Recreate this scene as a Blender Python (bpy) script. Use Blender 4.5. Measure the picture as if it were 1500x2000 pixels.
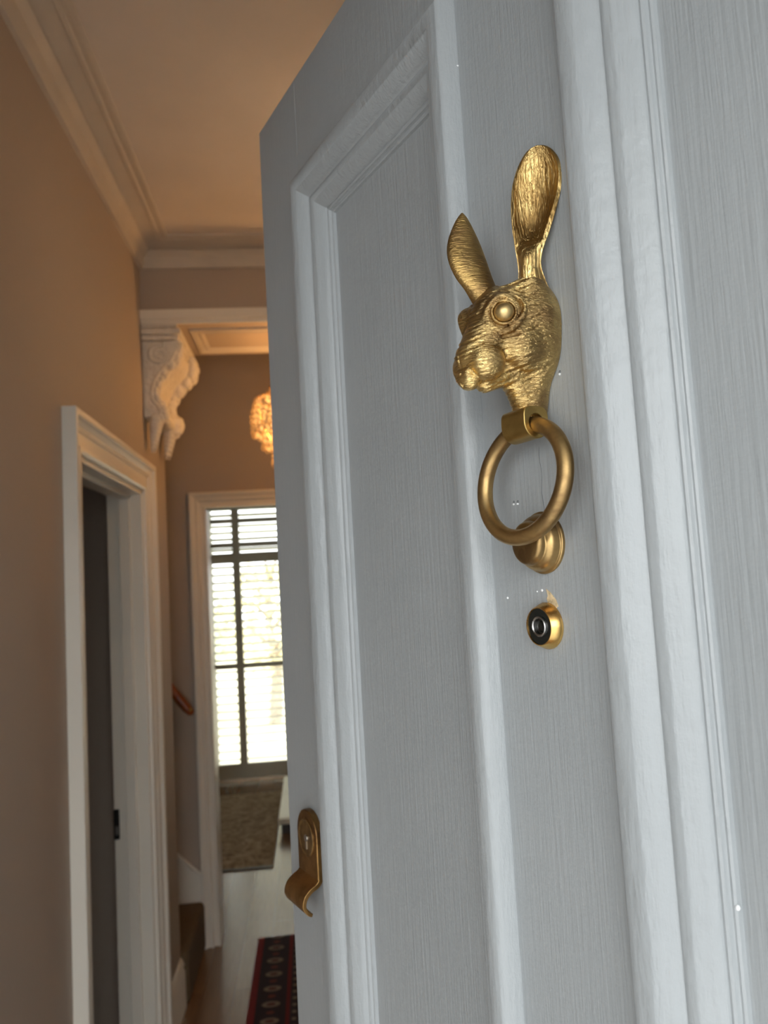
import bpy, math, random
import numpy as np
from mathutils import Vector, Matrix
for o in list(bpy.data.objects): bpy.data.objects.remove(o)
scn = bpy.context.scene
COL = scn.collection
# ------------------------------------------------------------------ camera
cam_d = bpy.data.cameras.new('camera'); cam = bpy.data.objects.new('camera', cam_d); COL.objects.link(cam)
right = Vector((0.99396, -0.0939075, -0.056788)); up = Vector((0.047883, -0.0945031, 0.9943724)); back = Vector((-0.0987456, -0.9910855, -0.0894358))
M = Matrix((right, up, back)).transposed().to_4x4(); M.translation = Vector((0, 0, 1.64))
cam.matrix_world = M
cam_d.sensor_fit = 'VERTICAL'; cam_d.sensor_height = 36.0; cam_d.sensor_width = 27.0
cam_d.lens = 1507.87/2000*36.0
cam_d.clip_start = 0.01; cam_d.clip_end = 200
cam_d.dof.use_dof = True; cam_d.dof.focus_distance = 0.46; cam_d.dof.aperture_fstop = 11.5
scn.camera = cam
# ------------------------------------------------------------------ world, exposure
scn.view_settings.view_transform = 'Standard'; scn.view_settings.look = 'None'
scn.view_settings.exposure = 0.0; scn.view_settings.gamma = 1.0; scn.view_settings.use_curve_mapping = False
w = bpy.data.worlds.new('overcast_sky'); scn.world = w; w.use_nodes = True
wn = w.node_tree.nodes; wl = w.node_tree.links; wn.clear()
wo = wn.new('ShaderNodeOutputWorld'); bg = wn.new('ShaderNodeBackground')
tc = wn.new('ShaderNodeTexCoord'); sp_ = wn.new('ShaderNodeSeparateXYZ'); rp = wn.new('ShaderNodeValToRGB')
nz = wn.new('ShaderNodeTexNoise'); nz.inputs['Scale'].default_value = 2.0
mxw = wn.new('ShaderNodeMixRGB'); mxw.blend_type = 'MULTIPLY'; mxw.inputs[0].default_value = 0.25
wl.new(tc.outputs['Generated'], sp_.inputs[0]); wl.new(sp_.outputs['Z'], rp.inputs[0])
rp.color_ramp.elements[0].position = 0.0; rp.color_ramp.elements[0].color = (0.78, 0.80, 0.80, 1)
rp.color_ramp.elements[1].position = 0.7; rp.color_ramp.elements[1].color = (0.93, 0.97, 1.0, 1)
wl.new(tc.outputs['Generated'], nz.inputs['Vector']); wl.new(rp.outputs[0], mxw.inputs[1]); wl.new(nz.outputs[0], mxw.inputs[2])
wl.new(mxw.outputs[0], bg.inputs[0]); bg.inputs[1].default_value = 6.9
wl.new(bg.outputs[0], wo.inputs[0])
CHANDELIER_W = 6.4; FILL_LAMP_W = 3.0

# ------------------------------------------------------------------ material helpers
def newmat(name):
    m = bpy.data.materials.new(name); m.use_nodes = True
    nt = m.node_tree; b = nt.nodes['Principled BSDF']
    return m, nt, b
def N(nt, t, **kw):
    n = nt.nodes.new(t)
    for k, v in kw.items():
        if k in n.inputs: n.inputs[k].default_value = v
        else: setattr(n, k, v)
    return n
def coords(nt, scale=(1, 1, 1), rot=(0, 0, 0), kind='Object'):
    t = N(nt, 'ShaderNodeTexCoord'); mp = N(nt, 'ShaderNodeMapping')
    mp.inputs['Scale'].default_value = scale; mp.inputs['Rotation'].default_value = rot
    nt.links.new(t.outputs[kind], mp.inputs[0]); return mp.outputs[0]
def noise(nt, vec, scale=1, detail=4, rough=.5, dist=0):
    n = N(nt, 'ShaderNodeTexNoise', Scale=scale, Detail=detail, Roughness=rough, Distortion=dist)
    nt.links.new(vec, n.inputs['Vector']); return n.outputs[0]
def ramp(nt, fac, stops):
    r = N(nt, 'ShaderNodeValToRGB'); e = r.color_ramp.elements
    while len(e) < len(stops): e.new(.5)
    for k, (p, c) in enumerate(stops): e[k].position = p; e[k].color = (*c, 1)
    nt.links.new(fac, r.inputs[0]); return r.outputs[0]
def mathn(nt, op, a, b=None, clamp=False):
    m = N(nt, 'ShaderNodeMath', operation=op); m.use_clamp = clamp
    for k, v in enumerate((a, b)):
        if v is None: continue
        if isinstance(v, (int, float)): m.inputs[k].default_value = v
        else: nt.links.new(v, m.inputs[k])
    return m.outputs[0]
def mixc(nt, fac, a, b):
    m = N(nt, 'ShaderNodeMixRGB')
    for k, v in enumerate((fac, a, b)):
        if isinstance(v, (int, float)): m.inputs[k].default_value = v
        elif isinstance(v, tuple): m.inputs[k].default_value = (*v, 1)
        else: nt.links.new(v, m.inputs[k])
    return m.outputs[0]
def bump(nt, b, h, strength=.5, dist=.001, prev=None):
    n = N(nt, 'ShaderNodeBump', Strength=strength, Distance=dist)
    nt.links.new(h, n.inputs['Height'])
    if prev is not None: nt.links.new(prev, n.inputs['Normal'])
    nt.links.new(n.outputs[0], b.inputs['Normal']); return n.outputs[0]
def plain(name, col, rough=.5, metal=0, var=.06, vs=6, bs=0, bd=.001, bscale=60):
    m, nt, b = newmat(name)
    v = coords(nt); n = noise(nt, v, vs, 4)
    lo = tuple(max(0, c*(1-var)) for c in col); hi = tuple(min(1, c*(1+var)) for c in col)
    nt.links.new(ramp(nt, n, [(.3, lo), (.7, hi)]), b.inputs['Base Color'])
    b.inputs['Roughness'].default_value = rough; b.inputs['Metallic'].default_value = metal
    if bs: bump(nt, b, noise(nt, v, bscale, 5), bs, bd)
    return m
def door_paint(name, stretch, fine, bumpd, lowd=.0006):
    m, nt, b = newmat(name)
    v = coords(nt, stretch); n1 = noise(nt, v, fine, 4, .6)
    v2 = coords(nt, (1, 1, 1)); n2 = noise(nt, v2, 75, 4, .6); n3 = noise(nt, v2, 7, 2)
    nt.links.new(ramp(nt, n3, [(.3, (.318, .340, .352)), (.7, (.344, .366, .377))]), b.inputs['Base Color'])
    b.inputs['Roughness'].default_value = .36; b.inputs['Specular IOR Level'].default_value = .55
    p = bump(nt, b, n1, .9, bumpd)
    bump(nt, b, n2, .6, lowd, p)
    return m
def brass(name, base, dark, rough, fur=None, amt=.5):
    m, nt, b = newmat(name)
    v = coords(nt); n = noise(nt, v, 70, 6, .6, .4); n2 = noise(nt, v, 24, 3, .5)
    s = mathn(nt, 'ADD', mathn(nt, 'MULTIPLY', n, .5), mathn(nt, 'MULTIPLY', n2, .5))
    nt.links.new(ramp(nt, s, [(.5-amt*.22, dark), (.5+.12, base)]), b.inputs['Base Color'])
    nt.links.new(ramp(nt, n, [(.3, (rough+.14,)*3), (.65, (rough,)*3)]), b.inputs['Roughness'])
    b.inputs['Metallic'].default_value = 1.0
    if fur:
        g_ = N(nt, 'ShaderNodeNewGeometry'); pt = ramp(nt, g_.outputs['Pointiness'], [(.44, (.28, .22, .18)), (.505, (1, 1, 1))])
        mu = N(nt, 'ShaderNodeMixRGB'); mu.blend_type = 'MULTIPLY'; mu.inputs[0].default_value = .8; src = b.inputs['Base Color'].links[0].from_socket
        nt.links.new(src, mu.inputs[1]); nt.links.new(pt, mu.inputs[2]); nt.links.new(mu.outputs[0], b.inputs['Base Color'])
        rot, sc, dist, st = fur
        vf = coords(nt, sc, rot); h = noise(nt, vf, 1.0, 3, .6, .7)
        p = bump(nt, b, h, st, dist)
        bump(nt, b, noise(nt, v, 260, 3), .25, .0003, p)
    else: bump(nt, b, noise(nt, v, 180, 3), .15, .0003)
    return m
MT = {}
MT['paint_stile'] = door_paint('grey_paint_brushed', (1, 1, .045), 420, .00055)
MT['paint_rail'] = door_paint('grey_paint_brushed_across', (.045, 1, 1), 420, .0005)
MT['paint_mould'] = door_paint('grey_paint_thick', (1, 1, .16), 190, .0008, .0013)
MT['panel'] = door_paint('grey_paint_panel', (1, 1, .035), 380, .0007)
MT['wall'] = plain('taupe_wall_paint', (.46, .385, .315), .7, var=.03, vs=1.5, bs=.2, bd=.0008, bscale=160)
MT['ceiling'] = plain('ceiling_paint', (.68, .61, .54), .8, var=.03)
MT['trim'] = plain('cream_trim_paint', (.83, .79, .70), .35, var=.03, vs=3)
MT['plaster'] = plain('cornice_plaster', (.60, .54, .46), .6, var=.04, vs=8)
MT['corbel'] = plain('corbel_plaster', (.82, .77, .68), .6, var=.08, vs=30, bs=.9, bd=.007, bscale=70)
MT['shutter'] = plain('shutter_paint', (.74, .74, .66), .5, var=.02)
MT['dark'] = plain('dark_metal', (.02, .018, .016), .4)
MT['dent_shade_crack'] = plain('dent_shade_crack_grey', (.16, .17, .18), .6)
MT['fleck_glint_white'] = plain('white_paint_fleck_glint', (.85, .87, .88), .4)
MT['raw_wood'] = plain('bare_wood_chip', (.58, .45, .27), .7, var=.35, vs=400, bs=.6, bd=.0006, bscale=500)
MT['carpet'] = plain('brown_carpet', (.14, .095, .05), .95, var=.2, vs=200, bs=.6, bd=.003, bscale=400)
MT['rail_wood'] = plain('orange_brown_varnish', (.28, .075, .02), .25, var=.3, vs=12)
MT['pave'] = plain('paving', (.35, .34, .33), .8, var=.15, vs=3)
MT['brick'] = plain('red_brick', (.35, .17, .11), .85, var=.25, vs=20)
MT['render'] = plain('garden_ground_with_leaves', (.62, .56, .38), .9, var=.3, vs=4)
MT['bark'] = plain('bark', (.36, .31, .25), .9, var=.3, vs=20)
MT['leaf_yellow'] = plain('autumn_leaf_yellow', (.92, .82, .50), .6, var=.15, vs=2)
MT['leaf_green'] = plain('leaf_green', (.75, .80, .52), .6, var=.15, vs=2)
MT['white_box'] = plain('white_lacquer', (.78, .76, .66), .35)
MT['dark_wood'] = plain('dark_wood', (.05, .03, .02), .4)
MT['plate_metal'] = plain('black_latch_metal', (.008, .008, .008), .3)
MT['steel'] = plain('dull_steel', (.45, .44, .42), .3, metal=1)
GOLD = (.88, .645, .27); DK = (.30, .175, .065)
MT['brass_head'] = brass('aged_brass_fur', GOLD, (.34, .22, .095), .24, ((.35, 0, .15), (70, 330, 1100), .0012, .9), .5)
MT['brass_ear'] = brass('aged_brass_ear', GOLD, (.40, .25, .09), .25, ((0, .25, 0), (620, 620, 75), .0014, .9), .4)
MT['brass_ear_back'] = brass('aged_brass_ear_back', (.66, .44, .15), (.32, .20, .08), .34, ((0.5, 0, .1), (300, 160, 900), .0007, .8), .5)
MT['brass_smooth'] = brass('aged_brass_smooth', (.54, .365, .155), (.22, .135, .06), .34)
MT['brass_barrel'] = brass('olive_brass', (.58, .42, .15), (.40, .27, .09), .30, None, .3)
MT['brass_bright'] = brass('polished_brass', (.85, .58, .20), (.62, .36, .12), .2, None, .25)
MT['brass_eye'] = brass('worn_brass_eye', (.82, .62, .30), (.58, .42, .19), .34, None, .3)
MT['brass_pull'] = brass('brown_brass', (.42, .24, .085), (.16, .085, .035), .34)
m, nt, b = newmat('viewer_black'); b.inputs['Base Color'].default_value = (.006, .008, .007, 1); b.inputs['Roughness'].default_value = .25; MT['black'] = m
m, nt, b = newmat('lens_glass'); b.inputs['Base Color'].default_value = (.8, .9, .85, 1); b.inputs['Roughness'].default_value = .02; b.inputs['Transmission Weight'].default_value = 1.0; MT['lens'] = m
m, nt, b = newmat('window_glass'); b.inputs['Base Color'].default_value = (1, 1, 1, 1); b.inputs['Roughness'].default_value = 0; b.inputs['Transmission Weight'].default_value = 1.0; b.inputs['IOR'].default_value = 1.02; MT['glass'] = m
m, nt, b = newmat('crystal'); b.inputs['Base Color'].default_value = (1, .86, .62, 1); b.inputs['Roughness'].default_value = .25
b.inputs['Transmission Weight'].default_value = .55; b.inputs['IOR'].default_value = 1.3; MT['crystal'] = m
m, nt, b = newmat('bulb'); b.inputs['Base Color'].default_value = (1, .8, .5, 1); b.inputs['Emission Color'].default_value = (1, .58, .20, 1); b.inputs['Emission Strength'].default_value = 14; MT['bulb'] = m
m, nt, b = newmat('louvre_paint')
tr_ = N(nt, 'ShaderNodeBsdfTranslucent'); tr_.inputs[0].default_value = (.85, .86, .78, 1); ms_ = N(nt, 'ShaderNodeMixShader'); ms_.inputs[0].default_value = .25
b.inputs['Base Color'].default_value = (.80, .80, .73, 1); b.inputs['Roughness'].default_value = .4
nt.links.new(b.outputs[0], ms_.inputs[1]); nt.links.new(tr_.outputs[0], ms_.inputs[2]); nt.links.new(ms_.outputs[0], nt.nodes['Material Output'].inputs['Surface']); MT['louvre'] = m
m, nt, b = newmat('warm_opal_glass'); b.inputs['Base Color'].default_value = (1, .9, .75, 1); b.inputs['Emission Color'].default_value = (1, .74, .5, 1); b.inputs['Emission Strength'].default_value = 4; b.inputs['Transmission Weight'].default_value = .5; MT['bulb_soft'] = m
def floor_mat():
    m, nt, b = newmat('oiled_oak_boards')
    v = coords(nt, (1, 1, 1), (0, 0, math.pi/2))
    br = N(nt, 'ShaderNodeTexBrick', Scale=1.0); br.offset = .37; br.inputs['Brick Width'].default_value = 1.7; br.inputs['Row Height'].default_value = .13
    br.inputs['Mortar Size'].default_value = .0007; br.inputs['Color1'].default_value = (.22, .115, .055, 1); br.inputs['Color2'].default_value = (.30, .17, .085, 1); br.inputs['Mortar'].default_value = (.08, .04, .02, 1)
    nt.links.new(v, br.inputs['Vector'])
    g = noise(nt, coords(nt, (30, 2, 1)), 3, 5, .6)
    nt.links.new(mixc(nt, mathn(nt, 'MULTIPLY', g, .6), br.outputs[0], (.09, .04, .018)), b.inputs['Base Color'])
    b.inputs['Roughness'].default_value = .24; b.inputs['Specular IOR Level'].default_value = .85
    bump(nt, b, noise(nt, coords(nt, (6, 2, 1)), 4, 3), .12, .004)
    return m
MT['floor'] = floor_mat()
def runner_mat():
    m, nt, b = newmat('red_oriental_runner')
    t = N(nt, 'ShaderNodeTexCoord'); s = N(nt, 'ShaderNodeSeparateXYZ'); nt.links.new(t.outputs['Object'], s.inputs[0])
    x = mathn(nt, 'ABSOLUTE', s.outputs['X']); y = s.outputs['Y']
    e = mathn(nt, 'SUBTRACT', .34, x)                      # distance from the long edge
    def band(a, c): return mathn(nt, 'MULTIPLY', mathn(nt, 'GREATER_THAN', e, a), mathn(nt, 'LESS_THAN', e, c))
    def oval(per, xc, rx, ry, off=0):
        f = mathn(nt, 'PINGPONG', mathn(nt, 'ADD', y, 10+off), per/2)
        q = mathn(nt, 'POWER', mathn(nt, 'DIVIDE', f, ry), 2); p = mathn(nt, 'POWER', mathn(nt, 'DIVIDE', mathn(nt, 'SUBTRACT', e, xc), rx), 2)
        return mathn(nt, 'LESS_THAN', mathn(nt, 'ADD', p, q), 1)
    vo = noise(nt, coords(nt, (1, 1, 1)), 26, 3, .6, 2.5); vm = mathn(nt, 'GREATER_THAN', vo, .50)
    red = (.13, .006, .008); navy = (.018, .008, .014); pale = (.20, .15, .12)
    c = mixc(nt, vm, red, navy)
    c = mixc(nt, mathn(nt, 'GREATER_THAN', noise(nt, coords(nt, (1.3, 1, 1)), 30, 2, .5, 2), .6), c, pale)
    c = mixc(nt, band(.03, .15), c, navy)
    c = mixc(nt, mathn(nt, 'MULTIPLY', band(.03, .15), oval(.12, .09, .036, .022)), c, pale)
    c = mixc(nt, mathn(nt, 'MULTIPLY', band(.03, .15), oval(.12, .09, .018, .010)), c, (.08, .02, .02))
    c = mixc(nt, mathn(nt, 'MULTIPLY', band(.03, .15), oval(.12, .09, .016, .012, .06)), c, (.12, .03, .025))
    c = mixc(nt, band(.15, .165), c, red)
    c = mixc(nt, mathn(nt, 'MULTIPLY', band(.165, .20), oval(.05, .1825, .009, .009)), mixc(nt, band(.165, .20), c, navy), pale)
    c = mixc(nt, band(-.01, .03), c, (.16, .005, .008))
    nt.links.new(c, b.inputs['Base Color']); b.inputs['Roughness'].default_value = .95
    bump(nt, b, noise(nt, coords(nt), 300, 2), .5, .002); return m
MT['runner'] = runner_mat()
def rug_mat():
    m, nt, b = newmat('brown_floral_rug')
    v = coords(nt); n = noise(nt, v, 9, 4, .6, 2.5); n2 = noise(nt, v, 30, 3, .6, 1)
    c = ramp(nt, n, [(.38, (.20, .13, .075)), (.5, (.36, .26, .16)), (.62, (.46, .35, .23))])
    c = mixc(nt, mathn(nt, 'GREATER_THAN', n2, .6), c, (.22, .15, .09))
    nt.links.new(c, b.inputs['Base Color']); b.inputs['Roughness'].default_value = .95; return m
MT['rug'] = rug_mat()

# ------------------------------------------------------------------ mesh helpers
class MB:
    def __init__(s): s.v = []; s.f = []
    def add(s, vs, fs):
        o = len(s.v); s.v += [tuple(float(c) for c in p) for p in vs]; s.f += [tuple(i+o for i in f) for f in fs]; return s
    def box(s, x0, x1, y0, y1, z0, z1):
        v = [(x0, y0, z0), (x1, y0, z0), (x1, y1, z0), (x0, y1, z0), (x0, y0, z1), (x1, y0, z1), (x1, y1, z1), (x0, y1, z1)]
        return s.add(v, [(3, 2, 1, 0), (4, 5, 6, 7), (0, 1, 5, 4), (1, 2, 6, 5), (2, 3, 7, 6), (3, 0, 4, 7)])
    def lathe(s, prof, n=48, axis='y', c=(0, 0, 0)):      # prof: (radius, height along axis)
        vs = []; fs = []
        for r, h in prof:
            for k in range(n):
                a = 2*math.pi*k/n; p = (r*math.cos(a), r*math.sin(a))
                q = {'y': (p[0], h, p[1]), 'z': (p[0], p[1], h), 'x': (h, p[0], p[1])}[axis]
                vs.append((q[0]+c[0], q[1]+c[1], q[2]+c[2]))
        for i in range(len(prof)-1):
            for k in range(n):
                a, b_ = i*n+k, i*n+(k+1) % n
                f = (a, b_, b_+n, a+n); fs.append(f if axis != 'y' else f[::-1])
        if prof[0][0] > 0: fs.append(tuple(range(n))[::-1] if axis != 'y' else tuple(range(n)))
        if prof[-1][0] > 0:
            t = tuple(range((len(prof)-1)*n, len(prof)*n)); fs.append(t if axis != 'y' else t[::-1])
        return s.add(vs, fs)
    def tube(s, pts, r, n=12, closed=False):
        P = [Vector(p) for p in pts]; m_ = len(P); R = r if isinstance(r, (list, tuple)) else [r]*m_
        T = []
        for i in range(m_):
            a = P[(i-1) % m_] if (closed or i > 0) else P[i]; b_ = P[(i+1) % m_] if (closed or i < m_-1) else P[i]
            T.append((b_-a).normalized())
        ref = Vector((0, 0, 1)) if abs(T[0].z) < .9 else Vector((1, 0, 0))
        u = T[0].cross(ref).normalized(); vs = []; fs = []
        for i in range(m_):
            u = (u - T[i]*u.dot(T[i])).normalized(); w_ = T[i].cross(u)
            for k in range(n):
                a = 2*math.pi*k/n; vs.append(P[i]+(u*math.cos(a)+w_*math.sin(a))*R[i])
        L = m_ if closed else m_-1
        for i in range(L):
            j = (i+1) % m_
            for k in range(n): fs.append((i*n+k, i*n+(k+1) % n, j*n+(k+1) % n, j*n+k))
        if not closed: fs.append(tuple(range(n))[::-1]); fs.append(tuple(range((m_-1)*n, m_*n)))
        return s.add(vs, fs)
    def sphere(s, c, r, nu=16, nv=10, rot=None):
        rx, ry, rz = r if isinstance(r, (list, tuple)) else (r, r, r); vs = []; fs = []
        vs.append((0, 0, -rz))
        for i in range(1, nv):
            t = -math.pi/2+math.pi*i/nv
            for k in range(nu):
                a = 2*math.pi*k/nu; vs.append((rx*math.cos(t)*math.cos(a), ry*math.cos(t)*math.sin(a), rz*math.sin(t)))
        vs.append((0, 0, rz)); top = len(vs)-1
        for k in range(nu): fs.append((0, 1+(k+1) % nu, 1+k)); fs.append((top, top-nu+k, top-nu+(k+1) % nu))
        for i in range(nv-2):
            for k in range(nu): a = 1+i*nu+k; b_ = 1+i*nu+(k+1) % nu; fs.append((a, b_, b_+nu, a+nu))
        if rot is not None: vs = [rot @ Vector(v) for v in vs]
        return s.add([(v[0]+c[0], v[1]+c[1], v[2]+c[2]) for v in vs], fs)
    def sweep(s, pts, prof, to3d, closed=False):           # pts 2-D path; prof (w = offset to the left of the path, h = height)
        n = len(pts); vs = []; fs = []; m_ = len(prof)
        for i in range(n):
            p = Vector(pts[i])
            a = Vector(pts[i-1]) if (closed or i > 0) else None; b_ = Vector(pts[(i+1) % n]) if (closed or i < n-1) else None
            n1 = None if a is None else Vector((-(p-a).y, (p-a).x)).normalized()
            n2 = None if b_ is None else Vector((-(b_-p).y, (b_-p).x)).normalized()
            if n1 is None: mv = n2
            elif n2 is None: mv = n1
            else: mv = (n1+n2)/(1+n1.dot(n2))
            for (w_, h) in prof: q = p+mv*w_; vs.append(to3d(q.x, q.y, h))
        for i in range(n if closed else n-1):
            j = (i+1) % n
            for k in range(m_-1): fs.append((i*m_+k, j*m_+k, j*m_+k+1, i*m_+k+1))
        if not closed: fs.append(tuple(range(m_))); fs.append(tuple(range((n-1)*m_, n*m_))[::-1])
        return s.add(vs, fs)
    def build(s, name, mat, parent=None, smooth=None, bevel=0, subsurf=0, kind=None):
        me = bpy.data.meshes.new(name); me.from_pydata(s.v, [], s.f); me.update()
        import bmesh
        bm = bmesh.new(); bm.from_mesh(me); bmesh.ops.recalc_face_normals(bm, faces=bm.faces); bm.to_mesh(me); bm.free()
        o = bpy.data.objects.new(name, me); COL.objects.link(o)
        for mm in (mat if isinstance(mat, list) else [mat]): me.materials.append(mm)
        if smooth is not None:
            me.shade_smooth()
            if smooth < 180: me.set_sharp_from_angle(angle=math.radians(smooth))
        if bevel:
            bv = o.modifiers.new('bevel', 'BEVEL'); bv.width = bevel; bv.segments = 3; bv.limit_method = 'ANGLE'; bv.angle_limit = math.radians(40)
        if subsurf:
            ss = o.modifiers.new('sub', 'SUBSURF'); ss.levels = subsurf; ss.render_levels = subsurf
        if parent: o.parent = parent
        if kind: o['kind'] = kind
        return o
def empty(name, loc=(0, 0, 0), rz=0, label=None, cat=None, group=None, kind=None):
    o = bpy.data.objects.new(name, None); COL.objects.link(o); o.location = loc; o.rotation_euler = (0, 0, rz); o.empty_display_size = .05
    tag(o, label, cat, group, kind); return o
def tag(o, label=None, cat=None, group=None, kind=None):
    for k, v in (('label', label), ('category', cat), ('group', group), ('kind', kind)):
        if v: o[k] = v
    return o
def copy_tree(o, parent=None):
    c = o.copy(); COL.objects.link(c); c.parent = parent
    for ch in list(o.children): copy_tree(ch, c)
    return c
def smooth_prof(p, n=4):                                  # Catmull-Rom through a 2-D profile
    out = []
    for i in range(len(p)-1):
        p0 = p[max(i-1, 0)]; p1 = p[i]; p2 = p[i+1]; p3 = p[min(i+2, len(p)-1)]
        for k in range(n):
            t = k/n
            out.append(tuple(.5*((2*p1[j])+(-p0[j]+p2[j])*t+(2*p0[j]-5*p1[j]+4*p2[j]-p3[j])*t*t+(-p0[j]+3*p1[j]-3*p2[j]+p3[j])*t**3) for j in (0, 1)))
    out.append(p[-1]); return out
XYZ = lambda x, y, z: (x, y, z)

# ------------------------------------------------------------------ structure of the hall
WX = -.59; RX = .48; CEIL = 2.950; AY0 = 2.91; AY1 = 3.31; FY = 3.83; SOF = 2.655
DO0, DO1, DOZ = 2.03, 2.83, 2.02                            # doorway in the left wall
mb = MB().box(WX-.11, WX, .03, DO0, 0, CEIL).box(WX-.11, WX, DO1, AY1, 0, CEIL).box(WX-.11, WX, DO0, DO1, DOZ, CEIL)
mb.build('wall_left', MT['wall'], kind='structure')
MB().box(RX, RX+.13, .03, FY, 0, CEIL).build('wall_right', MT['wall'], kind='structure')
MB().box(-1.9, 1.6, -.25, 7.05, -.12, 0).build('floor', MT['floor'], kind='structure')
MB().box(-1.9, 1.6, -.22, 7.05, CEIL, CEIL+.12).build('ceiling', MT['ceiling'], kind='structure')
# front wall with the entrance opening
mb = MB().box(-1.9, -.52, -.22, .03, -.12, CEIL).box(.335, 1.6, -.22, .03, -.12, CEIL).box(-.52, .335, -.22, .03, 2.16, CEIL)
mb.build('wall_front', [MT['wall']], kind='structure')
mb = MB().box(-.52, -.46, -.16, .04, 0, 2.16).box(.30, .335, -.16, .04, 0, 2.16).box(-.46, .30, -.16, .04, 2.12, 2.16)
mb.build('trim_1', MT['paint_mould'], bevel=.004, kind='structure')
# beam with soffit across the hall
MB().box(WX, RX, AY0, AY1, SOF, CEIL).build('wall_middle', MT['wall'], kind='structure')
# stair alcove and rear room shell
MB().box(-1.9, -.52, FY, FY+.12, 0, CEIL).box(.42, 1.6, FY, FY+.12, 0, CEIL).box(-.52, .42, FY, FY+.12, 2.045, CEIL).build('wall_back', MT['wall'], kind='structure')
MB().box(-1.9, WX-.11, AY1-.12, AY1, 0, CEIL).box(-1.9, -1.78, AY1, FY, 0, CEIL).build('wall_stair', MT['wall'], kind='structure')
MB().box(-1.78, -1.66, .03, AY1-.12, 0, CEIL).build('wall_side_room', MT['wall'], kind='structure')
MB().box(-1.78, -1.66, FY+.12, 6.95, 0, CEIL).box(1.35, 1.47, FY+.12, 6.95, 0, CEIL).build('wall_rear_room', MT['wall'], kind='structure')
MB().box(-1.78, -.90, 6.95, 7.07, 0, CEIL).box(.62, 1.47, 6.95, 7.07, 0, CEIL).box(-.90, .62, 6.95, 7.07, 2.60, CEIL).box(-.90, .62, 6.95, 7.07, 0, .03).build('wall_garden', MT['wall'], kind='structure')

# cornice: profile offset from the wall (w), z
cor = [(0, 2.870), (.014, 2.870), (.016, 2.878), (.020, 2.884), (.024, 2.910), (.040, 2.925), (.044, 2.932), (.030, 2.934), (.034, 2.944), (.050, 2.955), (.070, 2.960), (.088, 2.961),
       (.090, 2.956), (.096, 2.953), (.102, 2.957), (.104, 2.963), (.112, 2.963), (.116, 2.958), (.122, 2.957), (.128, 2.962), (.130, 2.975), (0, 2.975)]
mb = MB(); mb.sweep([(RX, .03), (RX, AY0), (WX, AY0), (WX, .03)], [(a, h if h < 2.925 else 2.925+(h-2.925)*.5) for a, h in cor], XYZ)
mb.build('trim_2', MT['plaster'], smooth=35, kind='structure')
# band along the lower edge of the beam and mouldings of the soffit panel
mb = MB(); mb.sweep([(RX, AY0), (WX, AY0)], [(0, 2.655), (.006, 2.655), (.010, 2.662), (.010, 2.668), (.018, 2.674), (.020, 2.690), (.024, 2.700), (.024, 2.706), (0, 2.706)], XYZ)
mb.build('trim_3', MT['trim'], smooth=35, kind='structure')
rect = [(WX+.17, AY0+.05), (RX-.17, AY0+.05), (RX-.17, AY1-.05), (WX+.17, AY1-.05)]
prof = [(0, SOF+.001), (.002, SOF-.010), (.012, SOF-.014), (.020, SOF-.010), (.024, SOF-.004), (.032, SOF-.003), (.036, SOF-.010), (.044, SOF-.008), (.050, SOF+.001)]
mb = MB(); mb.sweep(rect, prof, XYZ, closed=True); mb.build('trim_4', MT['plaster'], smooth=50, kind='structure')
# casing round the left doorway (plane x = WX, path in y,z)
cas = [(0, 0), (0, .034), (.003, .036), (.012, .036), (.018, .033), (.022, .024), (.034, .018), (.040, .020), (.046, .018), (.048, .013), (.082, .013), (.086, .018), (.094, .019), (.100, .015), (.101, 0)]
ow = .10
mb = MB(); mb.sweep([(DO0-ow+.005, 0), (DO0-ow+.005, DOZ+ow-.005), (DO1+ow-.005, DOZ+ow-.005), (DO1+ow-.005, 0)], [(-a, h) for a, h in cas], lambda y, z, h: (WX+h, y, z))
mb.build('trim_5', MT['trim'], smooth=30, kind='structure')
# door lining with stop inside the left doorway
mb = MB().box(WX-.118, WX+.004, DO1-.022, DO1+.0, 0, DOZ).box(WX-.118, WX+.004, DO0, DO0+.022, 0, DOZ).box(WX-.118, WX+.004, DO0, DO1, DOZ-.022, DOZ)
mb.box(WX-.075, WX-.038, DO1-.036, DO1-.02, 0, DOZ).box(WX-.075, WX-.038, DO0+.02, DO0+.036, 0, DOZ).box(WX-.075, WX-.038, DO0, DO1, DOZ-.036, DOZ-.02)
mb.build('trim_6', MT['trim'], bevel=.002, kind='structure')
# casing of the rear doorway (plane y = FY)
FL_, FR_, FT_ = -.495, .395, 2.045
c2 = [(0, 0), (0, .030), (.004, .034), (.014, .034), (.020, .028), (.030, .024), (.040, .026), (.046, .020), (.050, .014), (.068, .014), (.072, .018), (.078, .018), (.080, 0)]
mb = MB(); mb.sweep([(FL_-.078, 0), (FL_-.078, FT_+.078), (FR_+.078, FT_+.078), (FR_+.078, 0)], [(-a, h) for a, h in c2], lambda x, z, h: (x, FY-h, z))
mb.box(FL_-.03, FL_, FY-.004, FY+.13, 0, FT_).box(FR_, FR_+.03, FY-.004, FY+.13, 0, FT_).box(FL_, FR_, FY-.004, FY+.13, FT_, FT_+.03)
mb.build('trim_7', MT['trim'], smooth=30, kind='structure')
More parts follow.
